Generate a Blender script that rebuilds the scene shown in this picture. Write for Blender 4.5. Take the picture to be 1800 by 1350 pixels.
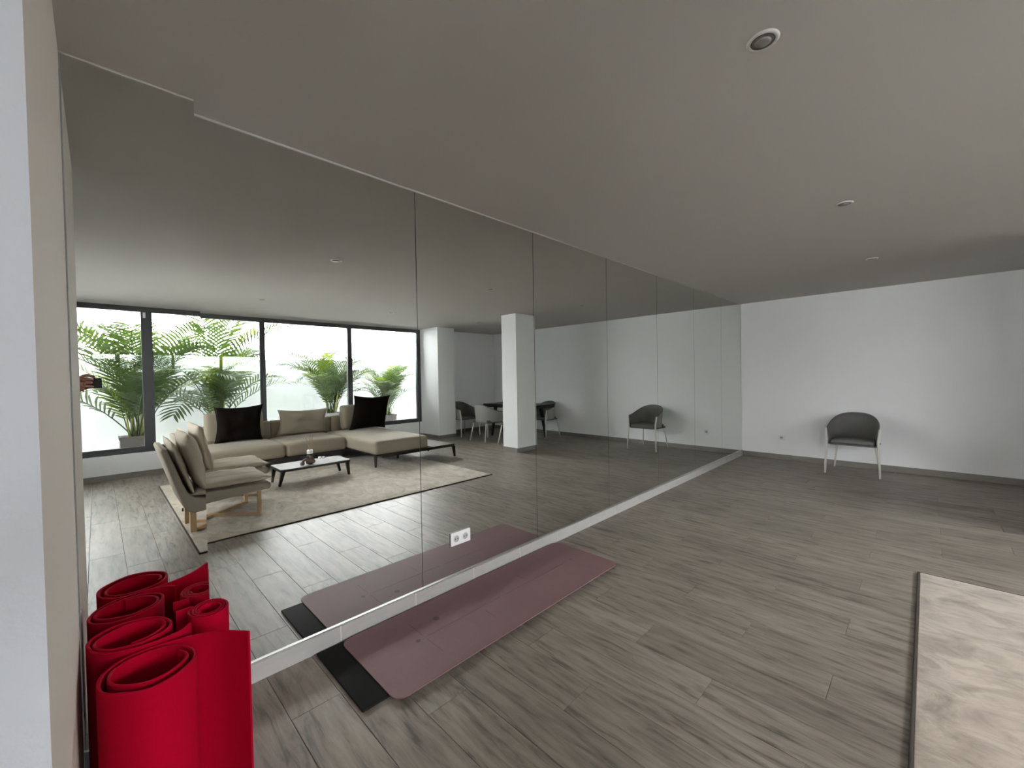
import bpy, bmesh, math, random
from mathutils import Vector, Matrix, noise
random.seed(7)
for o in list(bpy.data.objects): bpy.data.objects.remove(o)
SC = bpy.context.scene
C = SC.collection
PI = math.pi
# ------------------------------------------------------------------ camera
# room: the mirror wall is x=0, the room lies at x>0, y runs along the mirrors, z up (metres)
cd = bpy.data.cameras.new('camera'); cam = bpy.data.objects.new('camera', cd); C.objects.link(cam)
cd.sensor_width = 36; cd.lens = 14.589; cd.clip_start = 0.02; cd.clip_end = 200
r_ = Vector((0.706868, 0.707128, -0.017543)); u_ = Vector((-0.000695, 0.025495, 0.999675)); f_ = Vector((-0.707345, 0.706626, -0.018513))
cam.matrix_world = Matrix(((r_.x, u_.x, -f_.x, 2.1758), (r_.y, u_.y, -f_.y, 0.0), (r_.z, u_.z, -f_.z, 1.3748), (0, 0, 0, 1)))
SC.camera = cam
# ------------------------------------------------------------------ world, light, exposure
W = bpy.data.worlds.new('overcast_sky'); SC.world = W; W.use_nodes = True
bg = W.node_tree.nodes['Background']; bg.inputs[0].default_value = (0.985, 0.985, 1.02, 1); bg.inputs[1].default_value = 8.0
pl = bpy.data.lights.new('window_portal', 'AREA'); pl.shape = 'RECTANGLE'; pl.size = 6.6; pl.size_y = 2.2; pl.cycles.is_portal = True
po = bpy.data.objects.new('window_portal', pl); C.objects.link(po); po.location = (6.36, 2.17, 1.42); po.rotation_euler = (0, PI/2, 0)
po.rotation_euler = Matrix(((0, 0, 1), (1, 0, 0), (0, 1, 0))).to_euler()
pl2 = bpy.data.lights.new('added_door_portal', 'AREA'); pl2.shape = 'RECTANGLE'; pl2.size = 3.2; pl2.size_y = 2.3; pl2.cycles.is_portal = True  # portal for the added doors behind the camera
po2 = bpy.data.objects.new('added_door_portal', pl2); C.objects.link(po2); po2.location = (4.5, -1.56, 1.25); po2.rotation_euler = (PI/2, 0, 0); po2.rotation_euler = Matrix(((-1, 0, 0), (0, 0, -1), (0, -1, 0))).to_euler()
SC.view_settings.view_transform = 'Standard'; SC.view_settings.look = 'None'; SC.view_settings.gamma = 1
SC.view_settings.use_curve_mapping = False; SC.view_settings.exposure = 2.05
SC.cycles.max_bounces = 10; SC.cycles.diffuse_bounces = 5; SC.cycles.glossy_bounces = 8; SC.cycles.transparent_max_bounces = 24
SC.cycles.caustics_reflective = True; SC.cycles.blur_glossy = 0.0; SC.cycles.use_denoising = True
SC.cycles.sample_clamp_indirect = 8; SC.cycles.use_adaptive_sampling = True; SC.cycles.adaptive_threshold = 0.03
# ------------------------------------------------------------------ materials
def nodes(name):
    m = bpy.data.materials.new(name); m.use_nodes = True
    nt = m.node_tree; return m, nt, nt.nodes['Principled BSDF']
def lk(nt, a, b): nt.links.new(a, b)
def mat(name, col, rough=0.6, metal=0.0, spec=0.5, var=0.12, scale=30, bump=0.0, bscale=200, coords='Object', sheen=0.0, stretch=(1,1,1)):
    m, nt, b = nodes(name)
    tc = nt.nodes.new('ShaderNodeTexCoord'); mp = nt.nodes.new('ShaderNodeMapping'); mp.inputs['Scale'].default_value = stretch
    lk(nt, tc.outputs[coords], mp.inputs[0])
    n = nt.nodes.new('ShaderNodeTexNoise'); n.inputs['Scale'].default_value = scale; n.inputs['Detail'].default_value = 4
    lk(nt, mp.outputs[0], n.inputs['Vector'])
    mx = nt.nodes.new('ShaderNodeMix'); mx.data_type = 'RGBA'
    mx.inputs['A'].default_value = (*[c*(1-var) for c in col], 1); mx.inputs['B'].default_value = (*[min(1, c*(1+var)) for c in col], 1)
    lk(nt, n.outputs['Fac'], mx.inputs['Factor']); lk(nt, mx.outputs['Result'], b.inputs['Base Color'])
    b.inputs['Roughness'].default_value = rough; b.inputs['Metallic'].default_value = metal
    b.inputs['Specular IOR Level'].default_value = spec
    if sheen: b.inputs['Sheen Weight'].default_value = sheen
    if bump:
        n2 = nt.nodes.new('ShaderNodeTexNoise'); n2.inputs['Scale'].default_value = bscale; n2.inputs['Detail'].default_value = 3
        lk(nt, mp.outputs[0], n2.inputs['Vector'])
        bp = nt.nodes.new('ShaderNodeBump'); bp.inputs['Strength'].default_value = bump; bp.inputs['Distance'].default_value = 0.004
        lk(nt, n2.outputs['Fac'], bp.inputs['Height']); lk(nt, bp.outputs[0], b.inputs['Normal'])
    return m
M = {}
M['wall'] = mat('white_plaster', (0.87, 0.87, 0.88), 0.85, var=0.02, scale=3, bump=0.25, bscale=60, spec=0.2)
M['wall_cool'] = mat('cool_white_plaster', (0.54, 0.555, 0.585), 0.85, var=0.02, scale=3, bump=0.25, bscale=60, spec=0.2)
M['jamb'] = mat('cream_plaster', (0.585, 0.535, 0.48), 0.85, var=0.02, scale=3, bump=0.25, bscale=60, spec=0.2)
M['ceiling'] = mat('matt_ceiling_paint', (0.55, 0.525, 0.495), 0.9, var=0.02, scale=2, bump=0.15, bscale=50, spec=0.15)
M['outer_wall'] = mat('white_render', (0.38, 0.40, 0.40), 0.9, var=0.06, scale=1.5, bump=0.3, bscale=40, spec=0.1)
M['outer_floor'] = mat('pale_courtyard_stone', (0.80, 0.79, 0.76), 0.8, var=0.1, scale=4)
M['grout'] = mat('dark_grout', (0.13, 0.12, 0.11), 0.9)
M['skirt'] = mat('grey_brown_skirting_tile', (0.24, 0.22, 0.20), 0.42, var=0.18, scale=9, stretch=(1, 1, 3))
M['skirt_lit'] = mat('window_lit_skirting_tile', (0.40, 0.39, 0.375), 0.38, var=0.12, scale=9, stretch=(1, 1, 3))  # paler copy of the skirting tile, window light put into the colour
M['skirt_joint'] = mat('pale_skirting_grout', (0.72, 0.71, 0.69), 0.8)
M['alu'] = mat('satin_aluminium', (0.72, 0.72, 0.70), 0.35, 1.0, var=0.04)
M['anthracite'] = mat('anthracite_window_paint', (0.055, 0.056, 0.062), 0.45, var=0.05)
M['white_plastic'] = mat('white_plastic', (0.80, 0.79, 0.80), 0.35, var=0.01)
M['socket_recess'] = mat('grey_white_plastic', (0.42, 0.41, 0.42), 0.4)
M['dark_plastic'] = mat('dark_plastic', (0.02, 0.02, 0.02), 0.4)
M['red'] = mat('red_foam', (0.38, 0.0006, 0.018), 0.9, var=0.10, scale=60, bump=0.2, bscale=500, spec=0.06)
M['mauve'] = mat('mauve_rubber', (0.215, 0.122, 0.127), 0.62, var=0.06, scale=40, bump=0.1, bscale=700, spec=0.4)
M['mauve_line'] = mat('dark_mauve_print', (0.12, 0.064, 0.07), 0.6, var=0.03)
M['black_mat'] = mat('black_foam', (0.010, 0.010, 0.009), 0.75, var=0.15, scale=60, spec=0.18)
M['sofa'] = mat('taupe_upholstery', (0.31, 0.265, 0.205), 0.9, var=0.07, scale=90, bump=0.25, bscale=600, sheen=0.15, spec=0.2)
M['sofa_dark'] = mat('charcoal_brown_velvet', (0.0095, 0.007, 0.0058), 0.9, var=0.15, scale=40, bump=0.15, bscale=400, spec=0.08)
M['canvas'] = mat('beige_canvas', (0.40, 0.345, 0.275), 0.9, var=0.08, scale=80, bump=0.25, bscale=500, spec=0.2)
M['canvas_shell'] = mat('grey_beige_canvas', (0.28, 0.245, 0.195), 0.9, var=0.08, scale=80, bump=0.25, bscale=500, spec=0.2)
M['oak'] = mat('oak_wood', (0.42, 0.27, 0.14), 0.5, var=0.2, scale=12, stretch=(1, 1, 8))
M['bronze'] = mat('dark_bronze_metal', (0.028, 0.025, 0.022), 0.4, 0.3, var=0.1)
M['platform'] = mat('grey_brown_platform_veneer', (0.20, 0.18, 0.16), 0.35, var=0.15, scale=6, stretch=(8, 1, 1))
M['table_top'] = mat('pale_stone_top', (0.62, 0.62, 0.63), 0.22, var=0.06, scale=6)
M['black_table'] = mat('black_lacquer', (0.010, 0.010, 0.010), 0.35)
M['weave'] = mat('grey_rope_weave', (0.165, 0.162, 0.153), 0.85, var=0.35, scale=160, bump=0.6, bscale=260, stretch=(1, 1, 2.2), spec=0.2)
M['weave_pale'] = mat('pale_grey_rope_weave', (0.40, 0.395, 0.38), 0.85, var=0.25, scale=160, bump=0.6, bscale=260, stretch=(1, 1, 2.2), spec=0.2)
M['chair_seat'] = mat('dark_grey_seat_fabric', (0.19, 0.19, 0.18), 0.9, var=0.15, scale=120, bump=0.3, bscale=500, spec=0.2)
M['chair_leg'] = mat('off_white_metal', (0.68, 0.66, 0.62), 0.45, var=0.03)
M['edge_shade'] = mat('dark_rug_edge_shade', (0.055, 0.045, 0.036), 0.9, var=0.15, scale=200)  # dark strip standing in for the shadow along the rug edge
M['glass_bottle'] = mat('dark_glass_bottle', (0.012, 0.014, 0.015), 0.12)
M['reed'] = mat('reed_stick', (0.36, 0.27, 0.18), 0.7)
M['ornament'] = mat('brown_pink_ceramic', (0.16, 0.105, 0.09), 0.45, var=0.25, scale=30)
M['planter'] = mat('dark_brown_planter', (0.05, 0.042, 0.038), 0.6, var=0.15)
M['planter_grey'] = mat('grey_planter', (0.16, 0.16, 0.155), 0.7, var=0.15)
M['soil'] = mat('dark_soil', (0.04, 0.03, 0.022), 0.95, var=0.4)
M['cane'] = mat('palm_cane', (0.20, 0.22, 0.06), 0.6, var=0.25, scale=14)
M['skin'] = mat('skin', (0.42, 0.20, 0.145), 0.55, var=0.10, scale=25, spec=0.35)
M['shirt'] = mat('dark_shirt_cotton', (0.05, 0.055, 0.065), 0.9)
M['trousers'] = mat('grey_trousers', (0.09, 0.09, 0.10), 0.9)
M['hair'] = mat('brown_hair', (0.035, 0.022, 0.015), 0.6)
M['phone'] = mat('black_phone_glass', (0.012, 0.012, 0.014), 0.3)
M['lens'] = mat('lens_glass', (0.004, 0.004, 0.006), 0.08)
M['lamp_ring'] = mat('satin_lamp_ring', (0.58, 0.56, 0.53), 0.4)
M['lamp_inner'] = mat('grey_lamp_reflector', (0.16, 0.155, 0.145), 0.5)
M['lamp_glass'] = mat('unlit_lamp_glass', (0.24, 0.23, 0.215), 0.35)

# glass: see-through pane with a real surface reflection and a faint green body tint
def glass_material():
    m = bpy.data.materials.new('window_glass'); m.use_nodes = True; nt = m.node_tree
    for n in list(nt.nodes): nt.nodes.remove(n)
    out = nt.nodes.new('ShaderNodeOutputMaterial'); mx = nt.nodes.new('ShaderNodeMixShader')
    tr = nt.nodes.new('ShaderNodeBsdfTransparent'); tr.inputs[0].default_value = (0.985, 0.99, 0.985, 1)
    gl = nt.nodes.new('ShaderNodeBsdfGlossy'); gl.inputs['Roughness'].default_value = 0.0; gl.inputs[0].default_value = (0.95, 1, 0.97, 1)
    fr = nt.nodes.new('ShaderNodeFresnel'); fr.inputs[0].default_value = 1.45
    lk(nt, fr.outputs[0], mx.inputs[0]); lk(nt, tr.outputs[0], mx.inputs[1]); lk(nt, gl.outputs[0], mx.inputs[2]); lk(nt, mx.outputs[0], out.inputs[0])
    return m
M['glass'] = glass_material()
def mirror_material():
    m, nt, b = nodes('silvered_mirror')
    b.inputs['Base Color'].default_value = (0.742, 0.762, 0.735, 1); b.inputs['Metallic'].default_value = 1; b.inputs['Roughness'].default_value = 0
    return m
M['mirror'] = mirror_material()
M['mirror_edge'] = mat('dark_green_glass_edge', (0.012, 0.016, 0.013), 0.4)
# wood-look floor tile: long grain along x, tone differs tile by tile
def plank_material():
    m, nt, b = nodes('wood_look_tile')
    tc = nt.nodes.new('ShaderNodeTexCoord'); oi = nt.nodes.new('ShaderNodeObjectInfo')
    ad = nt.nodes.new('ShaderNodeVectorMath'); ad.operation = 'MULTIPLY_ADD'
    cb = nt.nodes.new('ShaderNodeCombineXYZ'); 
    for i, k in enumerate((37.0, 91.0, 13.0)):
        mu = nt.nodes.new('ShaderNodeMath'); mu.operation = 'MULTIPLY'; mu.inputs[1].default_value = k
        lk(nt, oi.outputs['Random'], mu.inputs[0]); lk(nt, mu.outputs[0], cb.inputs[i])
    ad.inputs[1].default_value = (1, 1, 1); lk(nt, tc.outputs['Object'], ad.inputs[0]); lk(nt, cb.outputs[0], ad.inputs[2])
    mp = nt.nodes.new('ShaderNodeMapping'); mp.inputs['Scale'].default_value = (1.5, 11.0, 1.0); lk(nt, ad.outputs[0], mp.inputs[0])
    n1 = nt.nodes.new('ShaderNodeTexNoise'); n1.inputs['Scale'].default_value = 2.6; n1.inputs['Detail'].default_value = 6; n1.inputs['Roughness'].default_value = 0.62; n1.inputs['Distortion'].default_value = 0.5
    lk(nt, mp.outputs[0], n1.inputs['Vector'])
    n2 = nt.nodes.new('ShaderNodeTexNoise'); n2.inputs['Scale'].default_value = 2.2; n2.inputs['Detail'].default_value = 3; lk(nt, ad.outputs[0], n2.inputs['Vector'])
    cr = nt.nodes.new('ShaderNodeValToRGB'); e = cr.color_ramp.elements
    e[0].position = 0.33; e[0].color = (0.105, 0.089, 0.073, 1); e[1].position = 0.64; e[1].color = (0.285, 0.248, 0.207, 1)
    em = cr.color_ramp.elements.new(0.45); em.color = (0.202, 0.175, 0.146, 1)
    lk(nt, n1.outputs['Fac'], cr.inputs[0])
    hv = nt.nodes.new('ShaderNodeHueSaturation')
    m1 = nt.nodes.new('ShaderNodeMath'); m1.operation = 'MULTIPLY_ADD'; m1.inputs[1].default_value = 0.22; m1.inputs[2].default_value = 0.70
    lk(nt, oi.outputs['Random'], m1.inputs[0])
    m2 = nt.nodes.new('ShaderNodeMath'); m2.operation = 'MULTIPLY_ADD'; m2.inputs[1].default_value = 0.42; lk(nt, n2.outputs['Fac'], m2.inputs[0]); lk(nt, m1.outputs[0], m2.inputs[2])
    lk(nt, m2.outputs[0], hv.inputs['Value']); lk(nt, cr.outputs[0], hv.inputs['Color']); lk(nt, hv.outputs[0], b.inputs['Base Color'])
    b.inputs['Roughness'].default_value = 0.44; b.inputs['Specular IOR Level'].default_value = 0.5
    bp = nt.nodes.new('ShaderNodeBump'); bp.inputs['Strength'].default_value = 0.18; bp.inputs['Distance'].default_value = 0.002
    lk(nt, n1.outputs['Fac'], bp.inputs['Height']); lk(nt, bp.outputs[0], b.inputs['Normal'])
    return m
M['plank'] = plank_material()
def rug_material():
    m, nt, b = nodes('mottled_beige_rug')
    tc = nt.nodes.new('ShaderNodeTexCoord')
    n1 = nt.nodes.new('ShaderNodeTexNoise'); n1.inputs['Scale'].default_value = 7; n1.inputs['Detail'].default_value = 7; n1.inputs['Roughness'].default_value = 0.68; n1.inputs['Distortion'].default_value = 1.2
    n2 = nt.nodes.new('ShaderNodeTexNoise'); n2.inputs['Scale'].default_value = 340; n2.inputs['Detail'].default_value = 2
    mp = nt.nodes.new('ShaderNodeMapping'); mp.inputs['Scale'].default_value = (0.55, 1.0, 1)
    lk(nt, tc.outputs['Object'], mp.inputs[0]); lk(nt, mp.outputs[0], n1.inputs['Vector']); lk(nt, tc.outputs['Object'], n2.inputs['Vector'])
    cr = nt.nodes.new('ShaderNodeValToRGB'); e = cr.color_ramp.elements
    e[0].position = 0.28; e[0].color = (0.235, 0.187, 0.138, 1); e[1].position = 0.62; e[1].color = (0.50, 0.425, 0.345, 1)
    lk(nt, n1.outputs['Fac'], cr.inputs[0]); lk(nt, cr.outputs[0], b.inputs['Base Color'])
    b.inputs['Roughness'].default_value = 0.85; b.inputs['Sheen Weight'].default_value = 0.25; b.inputs['Specular IOR Level'].default_value = 0.2
    ad = nt.nodes.new('ShaderNodeMath'); ad.operation = 'MULTIPLY_ADD'; ad.inputs[1].default_value = 0.12; lk(nt, n2.outputs['Fac'], ad.inputs[0]); lk(nt, n1.outputs['Fac'], ad.inputs[2])
    bp = nt.nodes.new('ShaderNodeBump'); bp.inputs['Strength'].default_value = 0.6; bp.inputs['Distance'].default_value = 0.012
    lk(nt, ad.outputs[0], bp.inputs['Height']); lk(nt, bp.outputs[0], b.inputs['Normal'])
    return m
M['rug'] = rug_material()
def leaf_material(name, col, tcol):
    m, nt, b = nodes(name)
    out = nt.nodes['Material Output']; tr = nt.nodes.new('ShaderNodeBsdfTranslucent'); mx = nt.nodes.new('ShaderNodeMixShader')
    oi = nt.nodes.new('ShaderNodeObjectInfo'); hv = nt.nodes.new('ShaderNodeHueSaturation'); hv.inputs['Color'].default_value = (*col, 1)
    m1 = nt.nodes.new('ShaderNodeMath'); m1.operation = 'MULTIPLY_ADD'; m1.inputs[1].default_value = 0.7; m1.inputs[2].default_value = 0.65
    lk(nt, oi.outputs['Random'], m1.inputs[0]); lk(nt, m1.outputs[0], hv.inputs['Value']); lk(nt, hv.outputs[0], b.inputs['Base Color'])
    b.inputs['Roughness'].default_value = 0.45
    tr.inputs[0].default_value = (*tcol, 1); mx.inputs[0].default_value = 0.38
    lk(nt, b.outputs[0], mx.inputs[1]); lk(nt, tr.outputs[0], mx.inputs[2]); lk(nt, mx.outputs[0], out.inputs[0])
    return m
M['leaf'] = leaf_material('green_palm_leaf', (0.030, 0.052, 0.014), (0.036, 0.066, 0.008))
M['leaf_yellow'] = leaf_material('yellow_green_palm_leaf', (0.060, 0.088, 0.010), (0.10, 0.145, 0.006))
# ------------------------------------------------------------------ mesh helpers
def mesh(name, v, f, mats, smooth=False, fm=None):
    me = bpy.data.meshes.new(name); me.from_pydata([tuple(p) for p in v], [], f)
    for m in (mats if isinstance(mats, (list, tuple)) else [mats]): me.materials.append(m if not isinstance(m, str) else M[m])
    if fm:
        for p, i in zip(me.polygons, fm): p.material_index = i
    if smooth:
        for p in me.polygons: p.use_smooth = True
    me.update(); return me
def obj(name, me, parent=None, loc=(0, 0, 0), rot=(0, 0, 0)):
    o = bpy.data.objects.new(name, me); C.objects.link(o); o.location = loc; o.rotation_euler = rot
    if parent is not None: o.parent = parent
    return o
def tag(o, label, cat, group=None):
    o['label'] = label; o['category'] = cat
    if group: o['group'] = group
    return o
def struct(o, label=None):
    o['kind'] = 'structure'
    if label: o['label'] = label
    return o
def thing(name, label, cat, loc=(0, 0, 0), rotz=0, group=None):
    o = bpy.data.objects.new(name, None); C.objects.link(o); o.location = loc; o.rotation_euler = (0, 0, rotz); o.empty_display_size = 0.1
    return tag(o, label, cat, group)
def copy_tree(o, parent=None):
    c = o.copy(); C.objects.link(c); c.parent = parent
    for ch in list(o.children): copy_tree(ch, c)
    return c
class MB:
    def __init__(s): s.v = []; s.f = []; s.m = []
    def add(s, v, f, mi=0):
        k = len(s.v); s.v += [tuple(p) for p in v]; s.f += [tuple(i+k for i in q) for q in f]; s.m += [mi]*len(f); return s
    def mesh(s, name, mats, smooth=False): return mesh(name, s.v, s.f, mats, smooth, s.m if isinstance(mats, (list, tuple)) else None)
def box(x0, x1, y0, y1, z0, z1):
    v = [(x, y, z) for z in (z0, z1) for (x, y) in ((x0, y0), (x1, y0), (x1, y1), (x0, y1))]
    return v, [(3, 2, 1, 0), (4, 5, 6, 7), (0, 1, 5, 4), (1, 2, 6, 5), (2, 3, 7, 6), (3, 0, 4, 7)]
def chbox(x0, x1, y0, y1, z0, z1, c=0.0015):   # box with a chamfered top rim
    v = [(x0, y0, z0), (x1, y0, z0), (x1, y1, z0), (x0, y1, z0), (x0, y0, z1-c), (x1, y0, z1-c), (x1, y1, z1-c), (x0, y1, z1-c),
         (x0+c, y0+c, z1), (x1-c, y0+c, z1), (x1-c, y1-c, z1), (x0+c, y1-c, z1)]
    f = [(3, 2, 1, 0), (8, 9, 10, 11)]
    for i in range(4):
        j = (i+1) % 4; f += [(i, j, j+4, i+4), (i+4, j+4, j+8, i+8)]
    return v, f
def rbox(x0, x1, y0, y1, z0, z1, r=0.03, seg=4, puff=0.0, n=6, puffx=0.0):   # rounded box
    c = ((x0+x1)/2, (y0+y1)/2, (z0+z1)/2); h = ((x1-x0)/2, (y1-y0)/2, (z1-z0)/2)
    r = min(r, *[q*0.98 for q in h])
    def axis(hh):
        a = [-hh + r*(1-math.cos(PI/2*i/seg))*1.0 for i in range(seg)]
        core = [-(hh-r) + 2*(hh-r)*i/n for i in range(n+1)]
        return a + core + [-q for q in reversed(a)]
    A = [axis(q) for q in h]; idx = {}; V = []; F = []
    def vert(i, j, k):
        key = (i, j, k)
        if key not in idx:
            p = [A[0][i], A[1][j], A[2][k]]; core = [max(-(h[q]-r), min(h[q]-r, p[q])) for q in range(3)]
            d = Vector([p[q]-core[q] for q in range(3)])
            if d.length > 1e-9: d = d.normalized()*r
            q = [core[t]+d[t] for t in range(3)]
            if puff and q[2] > 0: q[2] += puff*(1-(q[0]/h[0])**4)*(1-(q[1]/h[1])**4)
            if puffx: q[0] += math.copysign(puffx*(1-(q[1]/h[1])**4)*(1-(q[2]/h[2])**4), q[0])*(abs(q[0]) > h[0]-r*1.01)
            idx[key] = len(V); V.append((q[0]+c[0], q[1]+c[1], q[2]+c[2]))
        return idx[key]
    N = [len(a)-1 for a in A]
    for i in range(N[0]):
        for j in range(N[1]):
            F.append((vert(i, j, 0), vert(i, j+1, 0), vert(i+1, j+1, 0), vert(i+1, j, 0)))
            F.append((vert(i, j, N[2]), vert(i+1, j, N[2]), vert(i+1, j+1, N[2]), vert(i, j+1, N[2])))
    for i in range(N[0]):
        for k in range(N[2]):
            F.append((vert(i, 0, k), vert(i+1, 0, k), vert(i+1, 0, k+1), vert(i, 0, k+1)))
            F.append((vert(i, N[1], k), vert(i, N[1], k+1), vert(i+1, N[1], k+1), vert(i+1, N[1], k)))
    for j in range(N[1]):
        for k in range(N[2]):
            F.append((vert(0, j, k), vert(0, j, k+1), vert(0, j+1, k+1), vert(0, j+1, k)))
            F.append((vert(N[0], j, k), vert(N[0], j+1, k), vert(N[0], j+1, k+1), vert(N[0], j, k+1)))
    return V, F
def tube(path, rad, n=8, cap=True):
    path = [Vector(p) for p in path]; V = []; F = []; m = len(path)
    rad = rad if isinstance(rad, (list, tuple)) else [rad]*m
    up = None
    for i, p in enumerate(path):
        t = (path[min(i+1, m-1)]-path[max(i-1, 0)]).normalized()
        if up is None: up = Vector((0, 0, 1)) if abs(t.z) < 0.9 else Vector((1, 0, 0))
        a = t.cross(up).normalized(); b = a.cross(t).normalized(); up = b
        for k in range(n):
            an = 2*PI*k/n; V.append(p + (a*math.cos(an) + b*math.sin(an))*rad[i])
    for i in range(m-1):
        for k in range(n):
            j = (k+1) % n; F.append((i*n+k, i*n+j, (i+1)*n+j, (i+1)*n+k))
    if cap: F += [tuple(range(n))[::-1], tuple((m-1)*n+k for k in range(n))]
    return V, F
def lathe(prof, n=20, cx=0, cy=0):
    V = []; F = []; m = len(prof)
    for (r, z) in prof:
        for k in range(n): V.append((cx+r*math.cos(2*PI*k/n), cy+r*math.sin(2*PI*k/n), z))
    for i in range(m-1):
        for k in range(n):
            j = (k+1) % n; F.append((i*n+k, i*n+j, (i+1)*n+j, (i+1)*n+k))
    return V, F + [tuple(range(n))[::-1], tuple((m-1)*n+k for k in range(n))]
def bar(p, q, w, h, w2=None, h2=None):     # straight bar of rectangular section, optionally tapering
    p, q = Vector(p), Vector(q); t = (q-p).normalized(); up = Vector((0, 0, 1)) if abs(t.z) < 0.9 else Vector((0, 1, 0))
    a = t.cross(up).normalized(); b = a.cross(t).normalized(); V = []
    for c, ww, hh in ((p, w, h), (q, w2 or w, h2 or h)):
        for s, u in ((-1, -1), (1, -1), (1, 1), (-1, 1)): V.append(c + a*s*ww/2 + b*u*hh/2)
    return V, [(3, 2, 1, 0), (4, 5, 6, 7), (0, 1, 5, 4), (1, 2, 6, 5), (2, 3, 7, 6), (3, 0, 4, 7)]
def pillow(w, h, t, n=18, pinch=0.08, seed=0, wr=0.012, quilt=0, earz=0.0):
    # pillow in its own xy plane (w along x, h along y), thickness along z; corners stand out as ears
    V = []; F = []
    for side in (1, -1):
        for j in range(n+1):
            for i in range(n+1):
                u, v = -1+2*i/n, -1+2*j/n
                x = w/2*u*(1-pinch*(1-v*v)*abs(u)**2); y = h/2*v*(1-pinch*(1-u*u)*abs(v)**2)
                e = (1-u**4)*(1-v**4); z = t/2*max(e, 0)**0.55
                z += wr*noise.noise(Vector((u*2.2+seed, v*2.2, seed*1.7)))*max(e, 0)**0.5
                if quilt: z -= 0.010*max(e, 0)**0.5*max(0, 1-abs(math.sin(PI*quilt*(v+1)/2))*6)
                z = side*z + earz*(abs(u)**6*abs(v)**6)
                V.append((x, y, z))
    K = (n+1)**2
    for s in (0, 1):
        for j in range(n):
            for i in range(n):
                a = s*K+j*(n+1)+i; q = (a, a+1, a+n+2, a+n+1); F.append(q if s == 0 else q[::-1])
    return V, F
def weld(me, d=1e-5):
    bm = bmesh.new(); bm.from_mesh(me); bmesh.ops.remove_doubles(bm, verts=bm.verts, dist=d); bmesh.ops.recalc_face_normals(bm, faces=bm.faces); bm.to_mesh(me); bm.free(); return me
def xf(v, mtx): return [mtx @ Vector(p) for p in v]
def spline(pts, k=6):
    P = [Vector((*p, 0)) if len(p) == 2 else Vector(p) for p in pts]; out = []
    for i in range(len(P)-1):
        a, b, c, d = P[max(i-1, 0)], P[i], P[i+1], P[min(i+2, len(P)-1)]
        for s in range(k):
            t = s/k; out.append(0.5*((2*b)+(c-a)*t+(2*a-5*b+4*c-d)*t*t+(3*b-a-3*c+d)*t**3))
    return out+[P[-1]]
# ================================================================== THE SETTING
YB, YF, XW, ZC = -1.4, 7.55, 6.20, 2.5       # back wall, far wall, window wall, ceiling
def sbox(name, mat_, *b, label=None): return struct(obj(name, mesh(name, *box(*b), mat_)), label)
floor = sbox('floor', 'grout', -0.2, XW+0.15, YB, YF, -0.12, -0.004, label='grey-brown wood-look tile floor')
planks = []
for k in range(-10, 36):
    y0 = 0.52+0.2*k; y1 = y0+0.2
    y0c, y1c = max(y0, YB), min(y1, YF)
    if y1c-y0c < 0.02: continue
    x = (0.36, 1.12, 0.74)[k % 3]-1.135*2
    while x < XW:
        a, b = max(x, 0.0), min(x+1.135, XW)
        if b-a > 0.02: planks.append((a, b, y0c, y1c))
        x += 1.135
cache = {}
planks.sort(key=lambda q: ((q[0]+q[1])/2-2.2)**2+((q[2]+q[3])/2-1.5)**2)
rest = MB()
for i, (a, b, c, d) in enumerate(planks):
    if i < 298:
        key = (round(b-a, 3), round(d-c, 3))
        if key not in cache: cache[key] = mesh('floor_tile', *chbox(-(b-a)/2+.0009, (b-a)/2-.0009, -(d-c)/2+.0009, (d-c)/2-.0009, -0.010, 0.0, 0.0009), 'plank')
        obj('floor_tile', cache[key], floor, ((a+b)/2, (c+d)/2, 0))
    else: rest.add(*chbox(a+.0009, b-.0009, c+.0009, d-.0009, -0.01, 0))
if rest.v: obj('floor_tile_remainder', rest.mesh('floor_tile_remainder', 'plank'), floor)['kind'] = 'stuff'
sbox('ceiling', 'ceiling', -0.2, XW+0.2, YB-0.2, YF+0.2, ZC, ZC+0.25, label='plain matt ceiling')
sbox('wall_mirror_side', 'wall', -0.2, -0.012, -0.066, YF, 0, ZC)
sbox('wall_far', 'wall', -0.2, XW+0.2, YF, YF+0.2, 0, ZC, label='white far wall')
sbox('wall_back', 'wall', -0.2, 2.9, YB-0.2, YB, 0, ZC)
sbox('wall_back_corner', 'wall', 6.1, XW+0.2, YB-0.2, YB, 0, ZC)
# unseen glazed doors behind the camera, added to light the far wall
wb = struct(obj('added_door_1', mesh('added_door_1', *box(2.9, 6.1, YB-0.11, YB-0.04, 0.0, 0.12), 'anthracite')), 'added unseen glazed doors behind the camera')
obj('frame_top', mesh('frame_top', *box(2.9, 6.1, YB-0.11, YB-0.04, 2.40, ZC), 'anthracite'), wb)
for a_ in (2.9, 3.94, 4.98, 6.02):
    obj('mullion', mesh('mullion', *box(a_, a_+0.08, YB-0.11, YB-0.04, 0.12, 2.40), 'anthracite'), wb)
    if a_ < 6: obj('pane', mesh('pane', *box(a_+0.08, a_+1.04, YB-0.08, YB-0.072, 0.12, 2.40), 'glass'), wb)
sbox('floor_terrace', 'outer_floor', -0.2, 8.4, -3.2, YB-0.2, -0.2, -0.02, label='pale courtyard floor behind the added glazed doors')
sbox('wall_terrace_added', 'outer_wall', -0.2, 8.4, -3.4, -3.2, -0.2, 2.5, label='added white courtyard wall, unseen behind the camera')  # unseen wall added to dim and soften light through the added doors
# stub wall to the left of the mirrors: cream return facing the far wall, white face towards the window
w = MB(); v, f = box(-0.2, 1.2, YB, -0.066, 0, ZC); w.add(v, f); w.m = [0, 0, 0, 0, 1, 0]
struct(obj('wall_left', w.mesh('wall_left', ['wall_cool', 'jamb'])), 'white wall end with a cream return beside the mirrors')
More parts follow.
